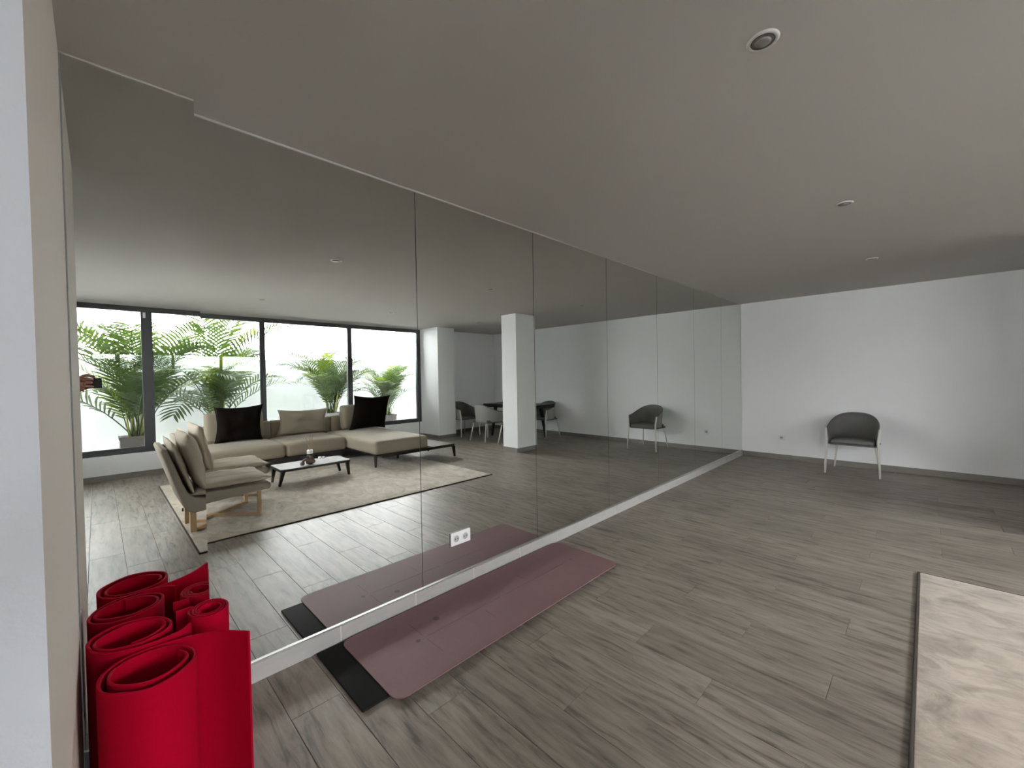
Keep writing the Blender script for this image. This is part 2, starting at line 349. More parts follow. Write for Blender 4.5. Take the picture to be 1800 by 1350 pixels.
# pilaster the first mirror is fixed to
sbox('wall_pilaster', 'wall', -0.012, 0.094, -0.066, 0.296, 0, ZC)
sbox('wall_window_lower', 'wall', XW, XW+0.2, YB, 5.42, 0, 0.35, label='low white wall under the window')
sbox('wall_window_left', 'wall', XW, XW+0.2, YB, -1.08, 0.35, ZC)
sbox('wall_pier', 'wall', 5.52, XW+0.2, 5.37, 5.83, 0, ZC, label='white pier at the end of the window')
sbox('wall_nook', 'wall', 6.06, XW+0.2, 5.83, YF, 0, ZC, label='white back wall of the dining corner')
sbox('wall_column', 'wall', 3.02, 3.39, 5.31, 5.82, 0, ZC, label='square white free-standing column')
# ---- skirting tiles
def skirting(name, runs, h=0.085, t=0.012, first=None, mt='skirt'):
    base = MB(); o = None
    pieces = []
    for (p, q, nrm) in runs:
        p, q, nrm = Vector((*p, 0)), Vector((*q, 0)), Vector((*nrm, 0)); L = (q-p).length; d = (q-p)/L
        v, f = bar(p+Vector((0, 0, h/2))+nrm*t*0.46, q+Vector((0, 0, h/2))+nrm*t*0.46, t*0.92, h-0.002); base.add(v, f)
        s = 0.0 if first is None else first-0.45
        while s < L-0.01:
            a, b = max(s, 0), min(s+0.45, L)
            if b-a > 0.02: pieces.append((p+d*(a+0.0022), p+d*(b-0.0022), nrm))
            s += 0.45
    o = struct(obj(name, base.mesh(name, 'skirt_joint' if mt == 'skirt_lit' else 'skirt')))
    for a, b, nrm in pieces:
        L = (b-a).length; me = mesh('skirting_tile', *box(-L/2, L/2, 0, t, 0, h), mt)
        c = (a+b)/2; ang = math.atan2((b-a).y, (b-a).x); rz = ang
        e = Vector((-math.sin(ang), math.cos(ang), 0))
        if e.dot(nrm) < 0: rz += PI
        obj('skirting_tile', me, o, c, (0, 0, rz))
    return o
skirting('baseboard_mirror_side', [((0.0, 0.298), (0.0, YF), (1, 0))], first=0.119, mt='skirt_lit')
skirting('baseboard_pilaster', [((0.094, -0.066), (0.094, 0.298), (1, 0))], mt='skirt_lit')
skirting('baseboard_far', [((0.012, YF), (6.06, YF), (0, -1))], h=0.08)
skirting('baseboard_window', [((XW, YB), (XW, 5.37), (-1, 0))], h=0.08)
skirting('baseboard_pier', [((5.52, 5.37), (XW, 5.37), (0, -1)), ((5.52, 5.37), (5.52, 5.83), (-1, 0)), ((5.52, 5.83), (6.06, 5.83), (0, 1))], h=0.08)
skirting('baseboard_nook', [((6.06, 5.83), (6.06, YF), (-1, 0))], h=0.08)
skirting('baseboard_column', [((3.02, 5.31), (3.02, 5.82), (-1, 0)), ((3.02, 5.31), (3.39, 5.31), (0, -1)), ((3.39, 5.31), (3.39, 5.82), (1, 0)), ((3.02, 5.82), (3.39, 5.82), (0, 1))], h=0.08)
skirting('baseboard_left', [((1.2, YB), (1.2, -0.066), (1, 0))], h=0.08)
# ---- aluminium channels that hold the mirrors
def trim(name, x0, x1, y0, y1, z0, z1): return struct(obj(name, mesh(name, *box(x0, x1, y0, y1, z0, z1), 'alu')))
trim('trim_1', -0.012, 0.009, 0.299, YF, 0.0855, 0.0935)
trim('trim_2', -0.012, 0.004, 0.299, YF, 2.4915, 2.4995)
trim('trim_3', 0.094, 0.108, -0.066, 0.300, 2.4945, 2.4995)
trim('trim_4', 0.094, 0.112, -0.066, 0.300, 0.0855, 0.0935)
# ---- mirrors
joints = [0.302, 1.375, 2.429, 3.475, 4.521, 5.58, 6.602, 7.548]
def mirror_panel(x, y0, y1, label, z0=0.094, z1=2.491):
    t = 0.006; g = 0.0022; v, f = box(-t, 0, -(y1-y0)/2+g, (y1-y0)/2-g, 0, z1-z0)
    me = mesh('mirror_panel', v, f, ['mirror', 'mirror_edge'], fm=[1, 1, 1, 0, 1, 1])
    return tag(obj('mirror_panel', me, None, (x, (y0+y1)/2, z0)), label, 'mirror', 'mirror panels along the wall')
mirror_panel(0.105, -0.064, 0.3025, 'narrow mirror panel standing forward beside the cream wall end, behind the red mats', z1=2.4945)
ML = ['wide mirror panel reflecting the sofa and the coffee table', 'mirror panel with the double wall socket set into it',
      'mirror panel just past the far end of the mauve yoga mat', 'fourth wide mirror panel counted from the double socket end, reflecting bare wall',
      'mirror panel reflecting the right half of the lone armless-wall chair', 'second mirror panel from the far corner, narrow in perspective', 'last mirror panel, touching the far white wall']
ML[3] = 'mirror panel reflecting the left side of the lone grey chair by the wall'
ML[4] = 'mirror panel reflecting the right edge of the lone grey chair by the wall'
for i in range(7): mirror_panel(0.0, joints[i], joints[i+1], ML[i])
# ---- window
WY0, WY1, WZ0, WZ1 = -1.08, 5.37, 0.35, 2.495
win = struct(obj('window_1', mesh('window_1', *box(XW+0.02, XW+0.09, WY0, WY1, WZ0, WZ0+0.085), 'anthracite')), 'wide dark framed window onto the palm courtyard')
obj('frame_top', mesh('frame_top', *box(XW+0.02, XW+0.09, WY0, WY1, WZ1-0.075, WZ1), 'anthracite'), win)
obj('frame_side', mesh('frame_side', *box(XW+0.021, XW+0.089, WY1-0.10, WY1, WZ0+0.085, WZ1-0.075), 'anthracite'), win)
obj('frame_side', mesh('frame_side', *box(XW+0.021, XW+0.089, WY0, WY0+0.09, WZ0+0.085, WZ1-0.075), 'anthracite'), win)
mul = [(0.475, 0.60), (2.065, 2.145), (3.645, 3.735)]
for a, b in mul: obj('mullion', mesh('mullion', *box(XW+0.012 if a < 1 else XW+0.021, XW+0.089, a, b, WZ0+0.085, WZ1-0.075), 'anthracite'), win)
ed = [WY0+0.09] + [q for ab in mul for q in ab] + [WY1-0.10]
for i in range(0, 8, 2):
    obj('pane', mesh('pane', *box(XW+0.05, XW+0.058, ed[i], ed[i+1], WZ0+0.085, WZ1-0.075), 'glass'), win)
obj('latch', mesh('latch', *rbox(XW-0.006, XW+0.012, 0.498, 0.528, 2.33, 2.41, 0.004, 2, n=1), 'white_plastic'), win)
# ---- courtyard
sbox('floor_courtyard', 'outer_floor', XW+0.2, 8.5, YB-0.2, 7.6, -0.1, 0.22, label='pale courtyard floor')
sbox('wall_garden', 'outer_wall', 8.2, 8.4, YB-0.2, 7.6, 0.22, 1.84, label='white garden wall behind the palms')
sbox('wall_facade', 'outer_wall', XW, XW+0.2, YB-0.2, 9.0, ZC+0.25, 8.0, label='house wall rising above the window')
sbox('wall_courtyard_end', 'outer_wall', XW+0.2, 8.2, 6.9, 7.1, 0.22, 1.84)
sbox('wall_courtyard_start', 'outer_wall', XW+0.2, 8.2, YB-0.2, YB, 0.22, 1.84)
# ================================================================== THINGS
# ---- rug
RX0, RX1, RY0, RY1, RT = 2.13, 5.20, 0.535, 3.885, 0.012
rg = thing('area_rug', 'mottled beige area rug with a painted shadow edge under the sofa and armchairs', 'rug', (0, 0, 0))
n = 40; V = []; F = []
V, F = rbox(RX0+0.012, RX1-0.012, RY0+0.012, RY1-0.012, 0.001, RT, 0.005, 2, n=24)
obj('pile', mesh('pile', V, F, 'rug', True), rg)
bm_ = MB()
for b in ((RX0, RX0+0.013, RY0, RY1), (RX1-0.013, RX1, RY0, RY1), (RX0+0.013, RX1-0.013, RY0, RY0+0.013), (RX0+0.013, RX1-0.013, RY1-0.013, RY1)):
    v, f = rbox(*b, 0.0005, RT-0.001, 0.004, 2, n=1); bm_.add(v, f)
obj('edge_shade', bm_.mesh('edge_shade', 'edge_shade', True), rg)
# ---- yoga mats on the floor
def rounded_rect(x0, x1, y0, y1, r, k=6):
    out = []
    for cx, cy, a0 in ((x1-r, y1-r, 0), (x0+r, y1-r, 90), (x0+r, y0+r, 180), (x1-r, y0+r, 270)):
        for i in range(k+1):
            a = math.radians(a0+90*i/k); out.append((cx+r*math.cos(a), cy+r*math.sin(a)))
    return out
def slab(pts, z0, z1):
    n = len(pts); V = [(x, y, z0) for x, y in pts]+[(x, y, z1) for x, y in pts]
    return V, [tuple(range(n))[::-1], tuple(range(n, 2*n))] + [(i, (i+1) % n, (i+1) % n+n, i+n) for i in range(n)]
bmat = thing('exercise_mat', 'black foam exercise mat showing under the end of the mauve mat', 'mat', (0.281, 1.6, 0))
obj('foam_slab', mesh('foam_slab', *rbox(-0.256, 0.256, -0.863, 0.863, 0.0, 0.010, 0.004, 2, n=2), 'black_mat', True), bmat)
pm = thing('yoga_mat', 'mauve yoga mat with rounded corners laid flat along the mirrors', 'mat', (0.315, 1.74, 0))
V = []; F = []; nx, ny = 26, 60; hx, hy, rr = 0.288, 0.885, 0.055
def matz(x, y):
    X = x+0.315; Y = y+1.74
    z = 0.0106
    return z
for s in (0, 1):
    for j in range(ny+1):
        for i in range(nx+1):
            x, y = -hx+2*hx*i/nx, -hy+2*hy*j/ny
            cx, cy = max(-hx+rr, min(hx-rr, x)), max(-hy+rr, min(hy-rr, y)); d = Vector((x-cx, y-cy))
            if abs(x-cx) > 1e-9 and abs(y-cy) > 1e-9:
                mxy = max(abs(d.x), abs(d.y)); d = d.normalized()*mxy
            V.append((cx+d.x, cy+d.y, matz(cx+d.x, cy+d.y)+0.005*s))
K = (nx+1)*(ny+1)
for j in range(ny):
    for i in range(nx):
        a = j*(nx+1)+i; F.append((a, a+nx+1, a+nx+2, a+1)); F.append((a+K, a+1+K, a+nx+2+K, a+nx+1+K))
ring = [i for i in range(nx+1)]+[j*(nx+1)+nx for j in range(1, ny+1)]+[ny*(nx+1)+i for i in range(nx-1, -1, -1)]+[j*(nx+1) for j in range(ny-1, 0, -1)]
for a, b in zip(ring, ring[1:]+ring[:1]): F.append((a, b, b+K, a+K))
obj('rubber_sheet', mesh('rubber_sheet', V, F, 'mauve', False), pm)
zt = 0.0106+0.005
def mark(x0, x1, y0, y1): obj('alignment_line', mesh('alignment_line', *box(x0, x1, y0, y1, zt, zt+0.0004), 'mauve_line'), pm)
mark(-0.0015, 0.0015, -0.55, -0.02); mark(-0.0015, 0.0015, 0.02, 0.62); mark(0.02, 0.16, -0.56, -0.557); mark(-0.16, -0.02, -0.56, -0.557)
mark(0.05, 0.13, -0.18, -0.177); mark(-0.13, -0.05, 0.25, 0.253)
for (x, y, ra) in ((0.0, -0.60, 0.013), (-0.10, -0.42, 0.017), (0.0, 0.70, 0.011)):
    obj('alignment_dot', mesh('alignment_dot', *lathe([(ra, zt), (ra, zt+0.0005)], 16, x, y), 'mauve_line'), pm)
# ---- red rolled mats standing in the corner
def rolled_mat(label, pts, z1, th=0.0095):
    P = spline(pts, 5); n = len(P); V = []; F = []
    for i, p in enumerate(P):
        t = (P[min(i+1, n-1)]-P[max(i-1, 0)]).normalized(); a = Vector((-t.y, t.x, 0))*th/2
        for q in (p-a, p+a):
            for z in (0.001, z1-0.0025): V.append((q.x, q.y, z))
        for q in (p-a*0.55, p+a*0.55): V.append((q.x, q.y, z1))
    for i in range(n-1):
        b, c = i*6, (i+1)*6
        for e in ((0, 1), (1, 4), (4, 5), (5, 3), (3, 2), (2, 0)): F.append((b+e[0], c+e[0], c+e[1], b+e[1]))
    for b in (0, (n-1)*6): F.append((b, b+1, b+4, b+5, b+3, b+2))
    cx = sum(p.x for p in P)/n; cy = sum(p.y for p in P)/n
    V = [(x-cx, y-cy, z) for x, y, z in V]
    me = weld(mesh('rolled_mat', V, F, 'red')); 
    for q in me.polygons: q.use_smooth = True
    me.set_sharp_from_angle(angle=math.radians(40))
    return tag(obj('rolled_mat', me, None, (cx, cy, 0)), label, 'rolled mat', 'red foam mats rolled up on end in the corner')
A = [(0.499, 0.353), (0.429, 0.293), (0.39, 0.23), (0.368, 0.158), (0.361, 0.092), (0.371, 0.038), (0.401, 0.002), (0.439, -0.017), (0.484, -0.021), (0.524, -0.012), (0.56, 0.017), (0.6, 0.077), (0.589, 0.136), (0.55, 0.181), (0.511, 0.2), (0.457, 0.195), (0.411, 0.167), (0.384, 0.112), (0.388, 0.054), (0.418, 0.015), (0.455, 0.002), (0.497, 0.008), (0.531, 0.034), (0.56, 0.079), (0.553, 0.131), (0.512, 0.175), (0.477, 0.180), (0.447, 0.168)]
B = [(0.313, 0.214), (0.351, 0.188), (0.371, 0.14), (0.372, 0.087), (0.357, 0.038), (0.325, -0.001), (0.279, -0.03), (0.213, -0.045), (0.16, -0.039), (0.119, -0.012), (0.094, 0.029), (0.102, 0.084), (0.135, 0.131), (0.194, 0.16), (0.247, 0.166), (0.291, 0.151), (0.326, 0.112), (0.335, 0.064), (0.312, 0.015), (0.279, -0.013), (0.227, -0.030), (0.182, -0.020), (0.146, 0.012), (0.122, 0.064), (0.143, 0.111), (0.175, 0.142), (0.226, 0.150), (0.271, 0.137), (0.307, 0.1), (0.314, 0.057)]
B = [(0.122+(x-0.094)*0.80, y) for x, y in B]
rolled_mat('large loosely rolled red foam mat nearest the camera, its loose end flaring right', A, 0.50)
rolled_mat('loosely rolled red foam mat between the nearest roll and the mirror', B, 0.508)
Cp = [(0.150, 0.190)]; cx, cy = 0.205, 0.285
tt = 0
while tt <= 3.15:
    a = -2.35 + tt*2*PI; rr2 = 0.0690 - 0.0112*tt
    Cp.append((cx+rr2*math.cos(a)*1.12, cy+rr2*math.sin(a)*0.92)); tt += 1/14
rolled_mat('small tightly rolled red foam mat on the mirror side of the large roll', Cp, 0.50, 0.0090)
# ---- sockets
def socket(name, label, loc, rotz, gangs):
    o = thing(name, label, 'wall socket', loc, rotz)     # local: faces +x, width along y
    wdt = 0.085 if gangs == 1 else 0.160
    obj('face_plate', mesh('face_plate', *rbox(0.0, 0.011, -wdt/2, wdt/2, -0.0425, 0.0425, 0.003, 2, n=1), 'white_plastic', False), o)
    for g in range(gangs):
        c = 0 if gangs == 1 else (-0.0365, 0.0365)[g]
        R = 0.0215
        prof = [(0.027, 0.0108), (0.027, 0.0125), (R, 0.0125), (R*0.97, 0.001)]
        V = []; F = []; nn = 24
        for (r, x) in prof:
            for k in range(nn): V.append((x, c+r*math.cos(2*PI*k/nn), r*math.sin(2*PI*k/nn)))
        for i in range(3):
            for k in range(nn):
                j = (k+1) % nn; F.append((i*nn+k, i*nn+j, (i+1)*nn+j, (i+1)*nn+k))
        ins = obj('socket_insert', mesh('socket_insert', V, F, 'white_plastic'), o)
        hm = MB()
        for s in (-1, 1):
            v, f = lathe([(0.0035, 0), (0.0035, 0.001)], 10); hm.add([(0.0118+z, c+s*0.0095+x, y) for x, y, z in v], f)
        obj('pin_hole', hm.mesh('pin_hole', 'dark_plastic'), ins)
        obj('recess_face', mesh('recess_face', [(0.0115, c+R*math.cos(2*PI*k/nn), R*math.sin(2*PI*k/nn)) for k in range(nn)], [tuple(range(nn))], 'socket_recess'), ins)
    return o
socket('double_socket', 'white double power socket set into the mirror above the mauve mat', (0.002, 1.662, 0.325), 0, 2)
socket('wall_socket', 'small single power socket low on the far wall left of the grey chair', (0.565, YF, 0.342), -PI/2, 1)
# ---- downlights
def downlight(x, y, label):
    o = thing('downlight', label, 'downlight', (x, y, ZC), 0, 'round recessed ceiling downlights')
    obj('trim_ring', mesh('trim_ring', *lathe([(0.036, -0.004), (0.040, -0.007), (0.046, -0.006), (0.050, -0.001), (0.050, 0.0)], 32), 'lamp_ring', True), o)
    obj('reflector', mesh('reflector', *lathe([(0.0365, -0.0045), (0.030, -0.0052), (0.027, -0.0056)], 32), 'lamp_inner', True), o)
    obj('lamp', mesh('lamp', *lathe([(0.026, -0.0060), (0.018, -0.0085), (0.008, -0.0098)], 24), 'lamp_glass', True), o)
downlight(1.78, 1.628, 'recessed ceiling downlight nearest the camera, large near the top edge')
downlight(1.78, 3.592, 'recessed ceiling downlight in the middle of the row along the mirrors')
downlight(1.78, 5.571, 'recessed ceiling downlight closest to the far white wall on the mirror side')
downlight(4.36, 1.64, 'recessed ceiling downlight over the coffee table, seen in the wide mirror')
downlight(4.34, 3.60, 'recessed ceiling downlight over the chaise end of the sofa')
downlight(4.34, 5.57, 'recessed ceiling downlight between the column and the pier')
# ---- dining chairs (local: front = -y, origin at the middle of the footprint)
def make_chair(name, label, group=None):
    t = thing(name, label, 'chair', group=group)
    hw, yf, yb = 0.265, -0.27, 0.235
    nU, nV = 40, 8; V = []; F = []
    def plan(u, s=1.0):    # u -1..1 round the back; rounded-U plan
        a = u*PI*0.5; x = math.sin(a); y = math.cos(a)
        e = 0.62; x = math.copysign(abs(x)**e, x); y = abs(y)**e
        return Vector((hw*x*s, yf+0.03+(yb-yf-0.03)*y*s, 0))
    def top(u): return 0.61+0.172*(1-abs(u)**1.55)
    rows = []
    for side in (0, 1):
        for i in range(nU+1):
            u = -1+2*i/nU
            for j in range(nV+1):
                k = j/nV; z = 0.395+(top(u)-0.395)*k
                s = 0.945+0.055*k - (0.05 if side else 0)
                p = plan(u, s); V.append((p.x, p.y, z))
    K = (nU+1)*(nV+1)
    fm = []
    for i in range(nU):
        for j in range(nV):
            a = i*(nV+1)+j; b = a+nV+1
            F.append((a, b, b+1, a+1)); F.append((a+K, a+1+K, b+1+K, b+K)); fm += [1, 0]
        a = i*(nV+1); b = a+nV+1; F.append((a, a+K, b+K, b)); a += nV; b += nV; F.append((a, b, b+K, a+K)); fm += [0, 0]
    for a in (0, nU*(nV+1)):
        for j in range(nV): F.append((a+j, a+j+1, a+j+1+K, a+j+K)); fm.append(0)
    obj('woven_shell', mesh('woven_shell', V, F, ['weave', 'weave_pale'], True, fm), t)
    obj('shell_rim', mesh('shell_rim', *tube([plan(-1+2*i/nU, 0.975)+Vector((0, 0, top(-1+2*i/nU)+0.002)) for i in range(nU+1)], 0.0105, 8), 'weave', True), t)
    sf = rounded_rect(-0.262, 0.262, yf-0.005, yb-0.02, 0.09)
    obj('seat_frame', mesh('seat_frame', *slab(sf, 0.388, 0.402), 'chair_seat'), t)
    v, f = rbox(-0.225, 0.225, yf+0.015, yb-0.07, 0.402, 0.448, 0.022, 3, puff=0.014, n=6)
    obj('seat_cushion', mesh('seat_cushion', v, f, 'chair_seat', True), t)
    for s in (-1, 1):
        obj('leg', mesh('leg', *tube([(s*0.279, yf-0.002, 0.0), (s*0.272, yf, 0.2), (s*0.264, yf+0.005, 0.392), (s*0.262, yf+0.012, 0.46), (s*0.272, yf+0.028, 0.56), (s*0.276, yf+0.035, 0.612)], [0.011, 0.0125, 0.0145, 0.0145, 0.0135, 0.012], 10), 'chair_leg', True), t)
        obj('leg', mesh('leg', *tube([(s*0.245, yb+0.03, 0.0), (s*0.222, yb-0.005, 0.2), (s*0.20, yb-0.045, 0.39)], [0.010, 0.0115, 0.013], 10), 'chair_leg', True), t)
    return t
ch0 = make_chair('dining_chair', 'grey woven tub chair standing alone against the far white wall')
ch0.location = (1.478, 7.205, 0)
def chair_at(x, y, rz, label):
    c = copy_tree(ch0); c.location = (x, y, 0); c.rotation_euler = (0, 0, rz); c['label'] = label; c['group'] = 'grey woven chairs round the black dining table'; return c
chair_at(4.60, 5.97, PI, 'grey woven dining chair with its back to us left of the column')
chair_at(3.72, 5.97, PI, 'grey woven dining chair mostly hidden behind the column')
chair_at(5.62, 6.13, -PI/2, 'grey woven dining chair half hidden behind the white pier')
chair_at(4.01, 7.20, 0, 'grey woven dining chair on the wall side of the black table')
# ---- dining table
dt = thing('dining_table', 'black rectangular dining table in the corner behind the column', 'table', (4.42, 6.76, 0))
obj('table_top', mesh('table_top', *chbox(-0.78, 0.78, -0.36, 0.36, 0.675, 0.75, 0.004), 'black_table'), dt)
for sx in (-1, 1):
    for sy in (-1, 1):
        obj('leg', mesh('leg', *bar((sx*0.50, sy*0.22, 0.68), (sx*0.60, sy*0.26, 0.0), 0.06, 0.06, 0.035, 0.035), 'black_table'), dt)
# ---- sectional sofa
Z0 = RT
so = thing('sectional_sofa', 'taupe sectional sofa with a chaise end in front of the window', 'sofa', (4.7, 2.6, Z0))
def S(name, v, f, m, smooth=True, parent=so): return obj(name, mesh(name, [(x-4.7, y-2.6, z-Z0) for x, y, z in v], f, m, smooth), parent)
S('platform', *chbox(4.80, 5.90, 1.02, 3.00, 0.165, 0.195, 0.003), 'bronze', False)
S('platform', *chbox(3.79, 5.90, 3.00, 3.90, 0.185, 0.205, 0.003), 'bronze', False)
S('side_shelf', *chbox(3.60, 4.40, 3.905, 4.33, 0.205, 0.232, 0.003), 'platform', False)
S('shelf_frame', *chbox(3.595, 3.615, 3.0, 4.335, 0.188, 0.232, 0.003), 'bronze', False)
for x, y, dx, dy, z in ((3.80, 2.985, 0, 0, 0.19), (3.605, 4.32, 0.0, 0.02, 0.19), (4.86, 2.93, 0, 0, 0.17), (4.86, 1.10, 0, 0, 0.17), (5.82, 1.10, 0, 0, 0.17), (4.38, 4.30, 0, 0.02, 0.205), (5.82, 3.85, 0, 0, 0.19), (4.22, 3.60, 0, 0, 0.19)):
    S('leg', *bar((x, y, z), (x+dx, y+dy, Z0+0.0005), 0.05, 0.04, 0.026, 0.022), 'bronze', False)
S('seat_cushion', *rbox(4.75, 5.72, 1.03, 2.02, 0.195, 0.40, 0.055, 5, puff=0.032, n=8), 'sofa')
S('seat_cushion', *rbox(4.75, 5.72, 2.02, 2.955, 0.195, 0.40, 0.055, 5, puff=0.032, n=8), 'sofa')
S('chaise_cushion', *rbox(3.75, 5.72, 2.96, 3.915, 0.205, 0.408, 0.05, 5, puff=0.03, n=10), 'sofa')
S('arm_cushion', *rbox(5.0, 5.72, 0.62, 1.025, 0.195, 0.42, 0.05, 5, puff=0.02, n=6), 'sofa')
for a, b in ((1.08, 2.075), (2.08, 3.075), (3.08, 3.95)):
    S('low_back', *rbox(5.74, 5.90, a, b, 0.20, 0.685, 0.035, 4, n=5), 'sofa')
def leaned(v, x, z, ang):   # lean a cushion back (towards +x) round a base line
    R = Matrix.Translation((x, 0, z)) @ Matrix.Rotation(ang, 4, 'Y') @ Matrix.Translation((-x, 0, -z)); return xf(v, R)
for a, b in ((1.13, 1.93), (3.22, 4.02)):
    v, f = rbox(5.53, 5.68, a, b, 0.43, 0.885, 0.06, 5, n=7, puffx=0.02)
    S('back_cushion', leaned(v, 5.6, 0.43, 0.10), f, 'sofa')
def stand_pillow(name, label, w, h, t, x, y, z, lean, mt, rz=0, seed=1, roll=0.0, grp=None):
    me = weld(mesh('pillow_cover', *pillow(w, h, t, 20, 0.125, seed, 0.026), mt, True))
    # local x -> +y (width), local y -> up, leaned back towards +x
    o = tag(obj(name, me, None, (x, y, z)), label, 'cushion', grp)
    B0 = Matrix(((0, 0, -1), (1, 0, 0), (0, 1, 0)))          # width->y, height->z, thickness->-x
    Rl = Matrix.Rotation(lean, 3, 'Y'); Rr = Matrix.Rotation(roll, 3, 'X'); Rz = Matrix.Rotation(rz, 3, 'Z')
    o.rotation_euler = (Rz @ Rl @ Rr @ B0).to_euler(); return o
stand_pillow('throw_pillow', 'dark brown square pillow at the left end of the taupe sofa', 0.66, 0.60, 0.17, 5.42, 1.55, 0.705, 0.22, 'sofa_dark', 0, 1, 0.02, 'pillows on the sofa')
stand_pillow('throw_pillow', 'large dark brown pillow on the chaise end of the sofa', 0.78, 0.68, 0.20, 5.36, 3.68, 0.735, 0.25, 'sofa_dark', -0.12, 5, -0.03, 'pillows on the sofa')
stand_pillow('throw_pillow', 'taupe pillow in the middle of the sofa between the dark ones', 0.84, 0.46, 0.16, 5.58, 2.54, 0.645, 0.18, 'sofa', 0, 9, -0.02, 'pillows on the sofa')
# ---- coffee table and what stands on it
ct = thing('coffee_table', 'low coffee table with a pale top and dark legs on the rug', 'table', (3.85, 2.07, Z0))
zt = 0.236-Z0
obj('table_top', mesh('table_top', *slab(rounded_rect(-0.222, 0.222, -0.45, 0.45, 0.025), zt-0.008, zt), 'table_top'), ct)
obj('apron', mesh('apron', *slab(rounded_rect(-0.225, 0.225, -0.453, 0.453, 0.027), zt-0.036, zt-0.0085), 'bronze'), ct)
for sx in (-1, 1):
    for sy in (-1, 1):
        obj('leg', mesh('leg', *bar((sx*0.19, sy*0.415, zt-0.03), (sx*0.155, sy*0.452, 0.0005), 0.05, 0.045, 0.028, 0.026), 'bronze'), ct)
zt = 0.236
rd = thing('reed_diffuser', 'dark reed diffuser bottle with a pale collar and two reeds', 'diffuser', (3.80, 2.035, zt))
obj('bottle', mesh('bottle', *lathe([(0.030, 0.0), (0.034, 0.006), (0.034, 0.085), (0.028, 0.100), (0.016, 0.108), (0.016, 0.118)], 24), 'glass_bottle', True), rd)
obj('collar', mesh('collar', *lathe([(0.029, 0.1075), (0.032, 0.110), (0.032, 0.142), (0.026, 0.148), (0.012, 0.148)], 24), 'white_plastic', True), rd)
for dx, dy in ((0.01, -0.045), (-0.01, 0.035), (0.02, 0.012)): obj('reed', mesh('reed', *tube([(0, 0, 0.13), (dx, dy, 0.32)], 0.003, 6), 'reed'), rd)
rd.scale = (1.22, 1.22, 1.22)
og = MB()
og.add(*[xf(lathe([(0.004, 0), (0.030, 0.012), (0.036, 0.030), (0.030, 0.050), (0.004, 0.062)], 16)[0], Matrix.Translation((0, 0.03, 0)) @ Matrix.Diagonal((0.9, 1.35, 1, 1))), lathe([(1, 0)]*5, 16)[1]])
og.add(*[xf(lathe([(0.003, 0), (0.018, 0.006), (0.022, 0.020), (0.018, 0.033), (0.003, 0.040)], 14)[0], Matrix.Translation((0, -0.045, 0.0))), lathe([(1, 0)]*5, 14)[1]])
og.add(*tube([(0, -0.045, 0.030), (0, -0.028, 0.052), (0, -0.005, 0.056), (0, 0.02, 0.045)], [0.012, 0.013, 0.015, 0.02], 10))
og.add(*tube([(0, 0.045, 0.04), (0, 0.035, 0.075), (0, 0.018, 0.086)], [0.022, 0.016, 0.006], 10))
tag(obj('ornament', og.mesh('ornament', 'ornament', True), None, (3.70, 1.965, zt)), 'small brown ceramic ornament beside the diffuser on the coffee table', 'ornament')
for (x, y, h, lab) in ((4.00, 2.235, 0.036, 'tiny white votive cup at the back of the coffee table, left one'), (4.005, 2.29, 0.030, 'tiny white votive cup at the back of the coffee table, right one')):
    tag(obj('votive_cup', mesh('votive_cup', *lathe([(0.012, 0), (0.017, 0.004), (0.019, h), (0.0165, h), (0.0145, 0.007), (0.002, 0.006)], 18), 'white_plastic', True), None, (x, y, zt)), lab, 'cup', 'white cups on the coffee table')
bpy.data.objects['ornament'].scale = (1.35, 1.35, 1.35)
